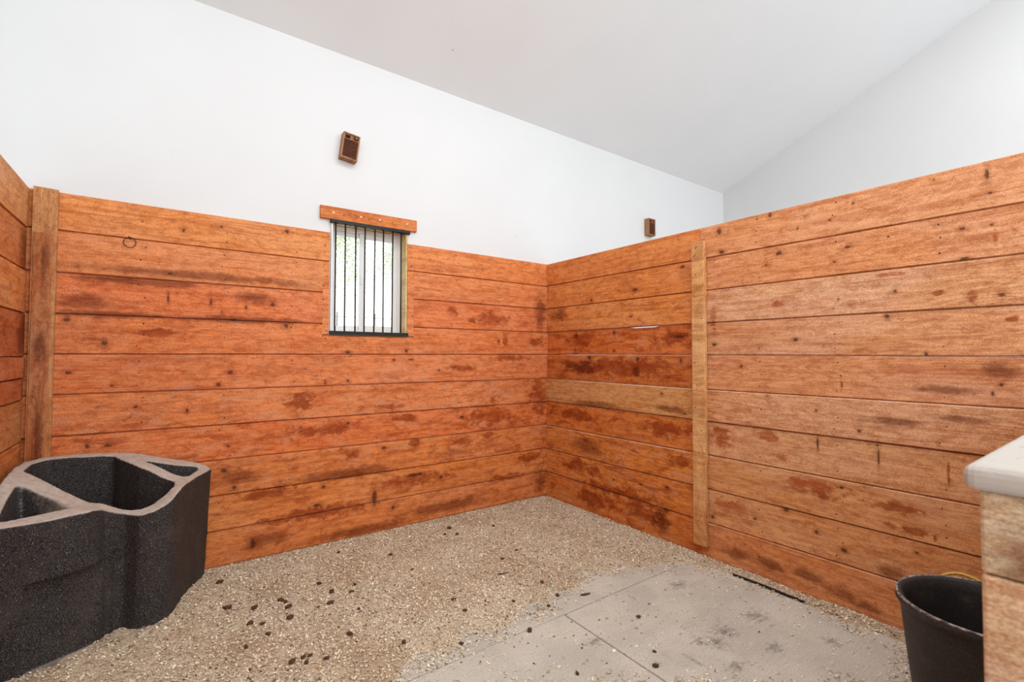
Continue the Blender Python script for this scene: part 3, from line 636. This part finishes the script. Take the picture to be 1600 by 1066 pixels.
# ---- rubber mats
def mat_rubber():
    m, nt, b = mat_new('dusty_rubber_mat')
    tc = nd(nt, 'ShaderNodeTexCoord').outputs['Object']
    n1 = noise(nt, tc, 3.5, 6, .6); n2 = noise(nt, tc, 110, 5, .8); n3 = noise(nt, vmul(nt, tc, (9,34,9)), 1, 8, .75)
    c = mixc(nt, smooth(nt, n1, .35, .65), srgb(190,184,172), srgb(206,199,186))
    c = mixc(nt, smooth(nt, n2, .35, .75, 0, .65), c, srgb(146,139,128))
    c = mixc(nt, smooth(nt, n3, .60, .72, 0, .55), c, srgb(110,98,90))
    P = tc
    d = None
    for (a, y, ra, ry) in MATST:
        n = nd(nt, 'ShaderNodeVectorMath', operation='MULTIPLY_ADD'); nt.links.new(P, n.inputs[0])
        n.inputs[1].default_value = (1/ra, 1/ry, 0); n.inputs[2].default_value = (-a/ra, -y/ry, 0)
        l = nd(nt, 'ShaderNodeVectorMath', operation='LENGTH'); nt.links.new(n.outputs[0], l.inputs[0])
        d = l.outputs['Value'] if d is None else mth(nt, 'MINIMUM', d, l.outputs['Value'])
    dd = mth(nt, 'ADD', d, mth(nt, 'MULTIPLY', mth(nt, 'SUBTRACT', noise(nt, vmul(nt, tc, (24,50,1)), 1, 7, .75), .5), 5.5))
    c = mixc(nt, smooth(nt, dd, 1.2, -.4, 0, .7), c, srgb(98,88,82))
    nt.links.new(c, b.inputs['Base Color']); b.inputs['Roughness'].default_value = .85; b.inputs['Specular IOR Level'].default_value = .2
    w = nd(nt, 'ShaderNodeTexWave', wave_type='BANDS', bands_direction='Y'); w.inputs['Scale'].default_value = 26; nt.links.new(tc, w.inputs['Vector'])
    bump(nt, b, mth(nt, 'ADD', n2, mth(nt, 'MULTIPLY', w.outputs['Fac'], .6)), .4, .003)
    return m
M_MAT = mat_rubber()
for (x0, x1, y0, y1) in ((-1.336,-.141,-3.575,-1.748),(-2.560,-1.343,-3.575,-1.746),(-1.965,-.141,-1.741,-.52),(-3.70,-2.566,-3.575,-1.746),(-3.70,-1.972,-1.741,-.52)):
    box('rubber_mat', (x0,y0,-.029), (x1,y1,-.0085), M_MAT, floor, .003)

# dark strip added for the shaded gap along the wall-side mat edge
mesh_obj('mat_gap_shade', [(-.140,-2.035,-.03),(-.135,-2.035,-.03),(-.132,-2.25,-.03),(-.134,-2.465,-.03),(-.141,-2.465,-.03),(-.140,-2.25,-.03)]+[(-.139,-2.035,.004),(-.136,-2.035,.004),(-.132,-2.25,.007),(-.136,-2.465,.004),(-.139,-2.465,.004),(-.139,-2.25,.007)],
         [(0,1,2,5),(5,2,3,4),(6,7,8,11),(11,8,9,10)]+[(i,(i+1)%6,6+(i+1)%6,6+i) for i in range(6)], plain('gap_shade_dark', srgb(40,34,30), .8), floor)
# ---- shavings
def pdist(x, y, P):
    ins = False; dm = 9; n = len(P); j = n-1
    for i in range(n):
        ax, ay = P[j]; bx, by = P[i]
        if (by > y) != (ay > y) and x < (ax-bx)*(y-by)/(ay-by)+bx: ins = not ins
        dx, dy = bx-ax, by-ay; t = max(0, min(1, ((x-ax)*dx+(y-ay)*dy)/(dx*dx+dy*dy)))
        dm = min(dm, math.hypot(x-ax-dx*t, y-ay-dy*t)); j = i
    return -dm if ins else dm
FPOLY = [(q[0], q[1]) for q in OUT]+[(-3.735,-.91)]
NX = NY = 0
X0, X1, Y0, Y1, ST = -3.775, -.008, -3.566, -.014, .028
nx = int((X1-X0)/ST)+1; ny = int((Y1-Y0)/ST)+1
SD = np.zeros((nx, ny)); FD = np.zeros((nx, ny)); HH = np.zeros((nx, ny))
for i in range(nx):
    for j in range(ny):
        x = X0+(X1-X0)*i/(nx-1); y = Y0+(Y1-Y0)*j/(ny-1)
        s = pdist(x, y, CLEAR) + .10*(mnoise.noise(Vector((x*5, y*5, 3)))+.6*mnoise.noise(Vector((x*14, y*14, 8))))
        f = pdist(x, y, FPOLY)
        SD[i,j] = s; FD[i,j] = f
        k = max(0, min(1, (s+.05)/.30)); k = k*k*(3-2*k)
        h = -.020+.032*k + k*(.012*mnoise.noise(Vector((x*4, y*4, 0)))+.008*mnoise.noise(Vector((x*11, y*11, 5)))+.006*mnoise.noise(Vector((x*30, y*30, 9))))
        h += .055*math.exp(-(max(f,0)/.16)**2)*(1 if x < -3.0 else max(0,1-(x+3.0)/.25)*1)*min(1, max(0, (-y-.15)/.3))
        e = min(-y, 1)   # flat against the back boards
        h = h*min(1, e/.12)+.004*(1-min(1, e/.12)) if e < .12 else h
        ex = -x
        if ex < .14: h = h*(ex/.14)+(-.012+.012*mnoise.noise(Vector((0, y*4, 2))))*(1-ex/.14)
        HH[i,j] = h
def hgt(x, y):
    i = (x-X0)/(X1-X0)*(nx-1); j = (y-Y0)/(Y1-Y0)*(ny-1); i0 = int(min(max(i,0),nx-2)); j0 = int(min(max(j,0),ny-2)); u = i-i0; v = j-j0
    return HH[i0,j0]*(1-u)*(1-v)+HH[i0+1,j0]*u*(1-v)+HH[i0,j0+1]*(1-u)*v+HH[i0+1,j0+1]*u*v
def shavings():
    V = []; F = []; mi = []
    for i in range(nx):
        for j in range(ny):
            V.append((X0+(X1-X0)*i/(nx-1), Y0+(Y1-Y0)*j/(ny-1), HH[i,j]))
    for i in range(nx-1):
        for j in range(ny-1):
            a = i*ny+j; F.append((a, a+ny, a+ny+1, a+1)); mi.append(0)
    nb = len(F)
    R = np.random.RandomState(4)
    cols = [(.5,.4,.3)]*nb
    pal = [srgb(*c) for c in ((238,224,200),(226,210,184),(214,195,166),(248,240,220),(192,170,140),(168,146,116),(232,216,188),(116,94,68),(255,250,236))]
    pw = np.array([.2,.2,.17,.1,.12,.08,.1,.02,.01]); pw = pw/pw.sum()
    base = len(V); n = 0
    tries = 0
    while n < 80000 and tries < 400000:
        tries += 1
        x = R.uniform(X0+.01, X1-.005); y = R.uniform(Y0+.01, Y1-.004)
        i = int((x-X0)/(X1-X0)*(nx-1)); j = int((y-Y0)/(Y1-Y0)*(ny-1))
        if FD[i,j] < -.02: continue
        s = SD[i,j]
        pr = 1 if s > .02 else (.05 if s < -.12 else .05+.95*((s+.12)/.14)**2)
        if R.rand() > pr: continue
        if y < -1.2 and x < -2.9 and y < -1.6: continue
        z = max(hgt(x, y), -.0085)+R.uniform(0, .004)
        if s < 0: z = max(z, -.0075)
        a = R.uniform(0, TAU); L = R.uniform(.005,.0135)*(1.5 if R.rand() < .06 else 1); W = L*R.uniform(.3,.65)
        ti = R.normal(0, .28); ro = R.normal(0, .35); cu = R.uniform(-.25,.4)*L
        ca, sa = math.cos(a), math.sin(a)
        b = len(V)
        for (u, lift) in ((-1,0),(0,cu),(1,0)):
            for w in (-1,1):
                lx = u*L/2; ly = w*W/2
                V.append((x+lx*ca-ly*sa, y+lx*sa+ly*ca, max(z+lift+lx*math.sin(ti)+ly*math.sin(ro)+.0012, -.008)))
        F.append((b,b+2,b+3,b+1)); F.append((b+2,b+4,b+5,b+3)); mi += [1,1]
        c = pal[R.choice(9, p=pw)]; k = R.uniform(.8,1.08); cols += [(c[0]*k,c[1]*k,c[2]*k)]*2
        n += 1
    me = bpy.data.meshes.new('wood_shavings'); me.from_pydata(V, [], F)
    me.polygons.foreach_set('material_index', mi)
    at = me.attributes.new('chip_tint', 'FLOAT_COLOR', 'FACE')
    at.data.foreach_set('color', np.c_[np.array(cols), np.ones(len(cols))].astype(np.float32).ravel())
    m, nt, b = mat_new('shavings_bed')
    tc = nd(nt, 'ShaderNodeTexCoord').outputs['Object']
    n1 = noise(nt, tc, 120, 6, .8); n2 = noise(nt, tc, 2.2, 5, .6); n3 = noise(nt, tc, 14, 7, .75)
    c = mixc(nt, smooth(nt, n1, .35, .65), srgb(166,146,122), srgb(232,214,188))
    c = mixc(nt, smooth(nt, n2, .4, .65, 0, .5), c, srgb(160,128,98))
    c = mixc(nt, smooth(nt, n3, .6, .7, 0, .5), c, srgb(96,74,58))
    nt.links.new(c, b.inputs['Base Color']); b.inputs['Roughness'].default_value = .95; b.inputs['Specular IOR Level'].default_value = .1
    bump(nt, b, n1, .8, .006)
    me.materials.append(m)
    m, nt, b = mat_new('shavings_chips')
    a = nd(nt, 'ShaderNodeAttribute', attribute_name='chip_tint')
    tc = nd(nt, 'ShaderNodeTexCoord').outputs['Object']
    c = mixc(nt, smooth(nt, noise(nt, tc, 2.2, 5, .6), .4, .68, 0, .45), a.outputs['Color'], (.95,.89,.80), 'MULTIPLY')
    c = mixc(nt, smooth(nt, noise(nt, tc, 9, 6, .7), .55, .72, 0, .5), c, (.66,.55,.48), 'MULTIPLY')
    nt.links.new(c, b.inputs['Base Color']); b.inputs['Roughness'].default_value = .9; b.inputs['Specular IOR Level'].default_value = .15
    me.materials.append(m)
    o = link(bpy.data.objects.new('wood_shavings', me))
    tag(o, 'pale wood shavings bedding spread over the stall floor', 'bedding', kind='stuff')
shavings()

# ---- dark clods and bits of bark on the shavings
M_CLOD = plain('dark_clod', srgb(88,62,44), .95, var=.3, scale=150)
def clod_mesh(seed, stick=False):
    bm = bmesh.new(); bmesh.ops.create_icosphere(bm, subdivisions=1, radius=1)
    R = random.Random(seed)
    for v in bm.verts: v.co *= R.uniform(.7,1.2)
    me = bpy.data.meshes.new('clod'); bm.to_mesh(me); bm.free(); me.materials.append(M_CLOD); return me
CM = [clod_mesh(i) for i in range(6)]
def where(x, y):
    lr = 'left' if x < -2.3 else ('middle' if x < -1.2 else 'right')
    return lr
for i, (x, y, r) in enumerate(CLODS):
    stick = i >= len(CLODS)-2
    o = bpy.data.objects.new('bark_stick' if stick else 'dirt_clod', CM[i % 6])
    r = min(max(r*.85, .007), .021)
    if stick: o.scale = (.05 if i == len(CLODS)-2 else .034, .007, .006); o.rotation_euler = (0,0,-.25)
    else: o.scale = (r*1.15, r*.85, r*.6); o.rotation_euler = (0,0,rnd.uniform(0,6.28))
    o.location = (x, y, max(hgt(x, y), -.0085)+(.006 if stick else r*.42)); link(o)
    if stick:
        tag(o, ('longer dark bark stick lying on the shavings in the middle of the stall' if i == len(CLODS)-2 else 'shorter dark bark stick at the edge of the bare rubber mat'), 'stick')
    else:
        tag(o, 'small dark brown clod lying on the wood shavings', 'clod', 'dark clods scattered on the bedding')
# fine dark crumbs, too many to count
V = []; F = []
R = random.Random(9)
k = 0
while k < 2600:
    x = R.uniform(X0+.1, X1-.02); y = R.uniform(Y0+.1, Y1-.02)
    i = int((x-X0)/(X1-X0)*(nx-1)); j = int((y-Y0)/(Y1-Y0)*(ny-1))
    if FD[i,j] < .02 or R.random() > (.12 if SD[i,j] < 0 else 1): continue
    if mnoise.noise(Vector((x*2.5, y*2.5, 7))) < R.uniform(-.5,.5): continue
    k += 1
    z = max(hgt(x, y), -.0085)+.002; r = R.uniform(.0018,.0058); b = len(V); a = R.uniform(0,6.28)
    for q in range(4): V.append((x+r*R.uniform(.7,1.5)*math.cos(a+q*TAU/4), y+r*math.sin(a+q*TAU/4), z))
    V.append((x, y, z+r*.9)); V.append((x, y, z-.002))
    F += [(b+q, b+(q+1) % 4, b+4) for q in range(4)]+[(b+q, b+(q+1) % 4, b+5) for q in range(4)]
o = mesh_obj('bark_crumbs', V, F, M_CLOD); tag(o, 'fine dark crumbs scattered through the wood shavings', 'crumbs', kind='stuff')

# ---- nail heads: one joined part per wall
M_NAIL = plain('nail_head', srgb(60,34,24), .6, .3, .2)
def nails(parent, axis, cols, rows, front, rad=.0042):
    V = []; F = []; R = random.Random(3)
    for a in cols:
        for k in range(10):
            z0, z1 = rows(k+1, a), rows(k, a)
            if axis == 'x' and WX0-.03 < a < WX1+.03 and z1 > WZ0: continue
            for f in (.2,.5,.82):
                if R.random() < .3: continue
                aa = a+R.uniform(-.02,.02); z = z0+(z1-z0)*(f+R.uniform(-.04,.04)); r = rad*R.uniform(.7,1.2); b = len(V)
                for q in range(7):
                    u = aa+r*math.cos(q*TAU/6) if q < 6 else aa; w = z+r*math.sin(q*TAU/6) if q < 6 else z; d = front-(.0005 if q < 6 else .0012)
                    V.append((u, d, w) if axis == 'x' else (d, u, w))
                F += [(b+q, b+(q+1) % 6, b+6) for q in range(6)]
    o = mesh_obj('nail_heads', V, F, M_NAIL, parent); o['kind'] = 'stuff'
nails(wall_back, 'x', (-3.27,-2.83,-2.40,-2.18,-1.49,-1.05,-.62,-.12), lambda k, a: jz(k, a), -.0026)
nails(wall_right, 'y', (-.12,-.55,-1.0,-1.35,-2.15,-2.6,-3.05,-3.4), lambda k, a: max(RM[k], .0), -.0105)
# nail heads of the batten
V = []; F = []
R = random.Random(5)
for z in [2.20,2.19,2.14,2.13]+[2.0-.16*i for i in range(12)]:
    y = -1.74+R.uniform(-.03,.03); b = len(V)
    for q in range(6): V.append((-.0475, y+.0045*math.cos(q*TAU/6), z+.0045*math.sin(q*TAU/6)))
    V.append((-.0482, y, z)); F += [(b+q, b+(q+1) % 6, b+6) for q in range(6)]
o = mesh_obj('nail_heads', V, F, M_NAIL, bt); o['kind'] = 'stuff'

# ================================================================= OUTSIDE THE WINDOW
def gz(x, y): return -.25+(min(10, max(0, y-6))**1.15)*.30
M_SNOW = plain('pale_dry_field', srgb(240,238,230), .9, scale=3)
V = []; F = []
gx, gy = 24, 16
for i in range(gx+1):
    for j in range(gy+1):
        x = -16+40*i/gx; y = .18+34*j/gy
        z = gz(x, y) + .15*mnoise.noise(Vector((x*.3, y*.3, 0)))*min(1, y/4)
        V.append((x, y, z))
for i in range(gx):
    for j in range(gy): a = i*(gy+1)+j; F.append((a, a+gy+1, a+gy+2, a+1))
o = mesh_obj('pasture', V, F, M_SNOW, None, True); tag(o, 'pale sunlit hillside outside the window', kind='structure')
o.name = 'ground'
# wire fence
fence = empty('wire_fence', (0,7.0,0)); tag(fence, 'thin wire fence on the bright ground outside the window', 'fence')
M_WIRE = plain('grey_wire', srgb(120,118,116), .6)
fy = 7.0
bm = bmesh.new()
for z in (.5,1.2,1.55,2.25): add_tube(bm, [(-2,fy,z),(2,fy,z),(6,fy,z)], .008, 5)
under(bm_obj('wires', bm, M_WIRE, None), fence)['kind'] = 'stuff'
for x in [-1+.85*i for i in range(8)]:
    bm = bmesh.new(); add_tube(bm, [(x,fy,gz(x,fy)-.1),(x,fy,2.35)], .02, 7); under(bm_obj('post', bm, M_WIRE, None), fence)
# leafy trees on the hill
M_LEAF = plain('pale_green_leaves', srgb(176,186,150), .9, var=.15, scale=2)
M_BARK = plain('grey_bark', srgb(200,190,175), .9)
def tree(x, y, h, seed, label):
    t = empty('tree', (x,y,gz(x,y))); tag(t, label, 'tree')
    R = random.Random(seed)
    bm = bmesh.new(); add_tube(bm, [(0,0,-.3),(.1,0,h*.3),(.0,.1,h*.55),(.1,.1,h*.9)], [h*.035,h*.028,h*.02,h*.006], 8)
    for q in range(6):
        a = R.uniform(0,TAU); z = h*R.uniform(.3,.6); add_tube(bm, [(.05,0,z),(math.cos(a)*h*.15,math.sin(a)*h*.15,z+h*.12),(math.cos(a)*h*.28,math.sin(a)*h*.28,z+h*.18)], [h*.014,h*.009,h*.003], 6)
    bm_obj('trunk', bm, M_BARK, t)
    V = []; F = []
    cl = [(R.uniform(-.3,.3)*h, R.uniform(-.3,.3)*h, h*R.uniform(.04,.85), h*R.uniform(.14,.24)) for _ in range(22)]
    for _ in range(11000):
        cx_, cy_, cz_, cr = R.choice(cl)
        d = Vector((R.gauss(0,1),R.gauss(0,1),R.gauss(0,1))).normalized()*cr*R.random()**.4
        c = Vector((cx_,cy_,cz_))+d; u = Vector((R.gauss(0,1),R.gauss(0,1),R.gauss(0,1))).normalized()*.055; w = u.orthogonal().normalized()*.035
        b = len(V); V += [c-u, c+w, c+u, c-w]; F.append((b,b+1,b+2,b+3))
    me = bpy.data.meshes.new('foliage'); me.from_pydata([tuple(v) for v in V], [], F); me.materials.append(M_LEAF)
    o = link(bpy.data.objects.new('foliage', me), t); o['kind'] = 'stuff'
tree(1.9, 16.5, 5.6, 1, 'pale green tree seen through the left half of the window')
tree(7.6, 20.5, 6.0, 2, 'pale green tree seen through the right half of the window')
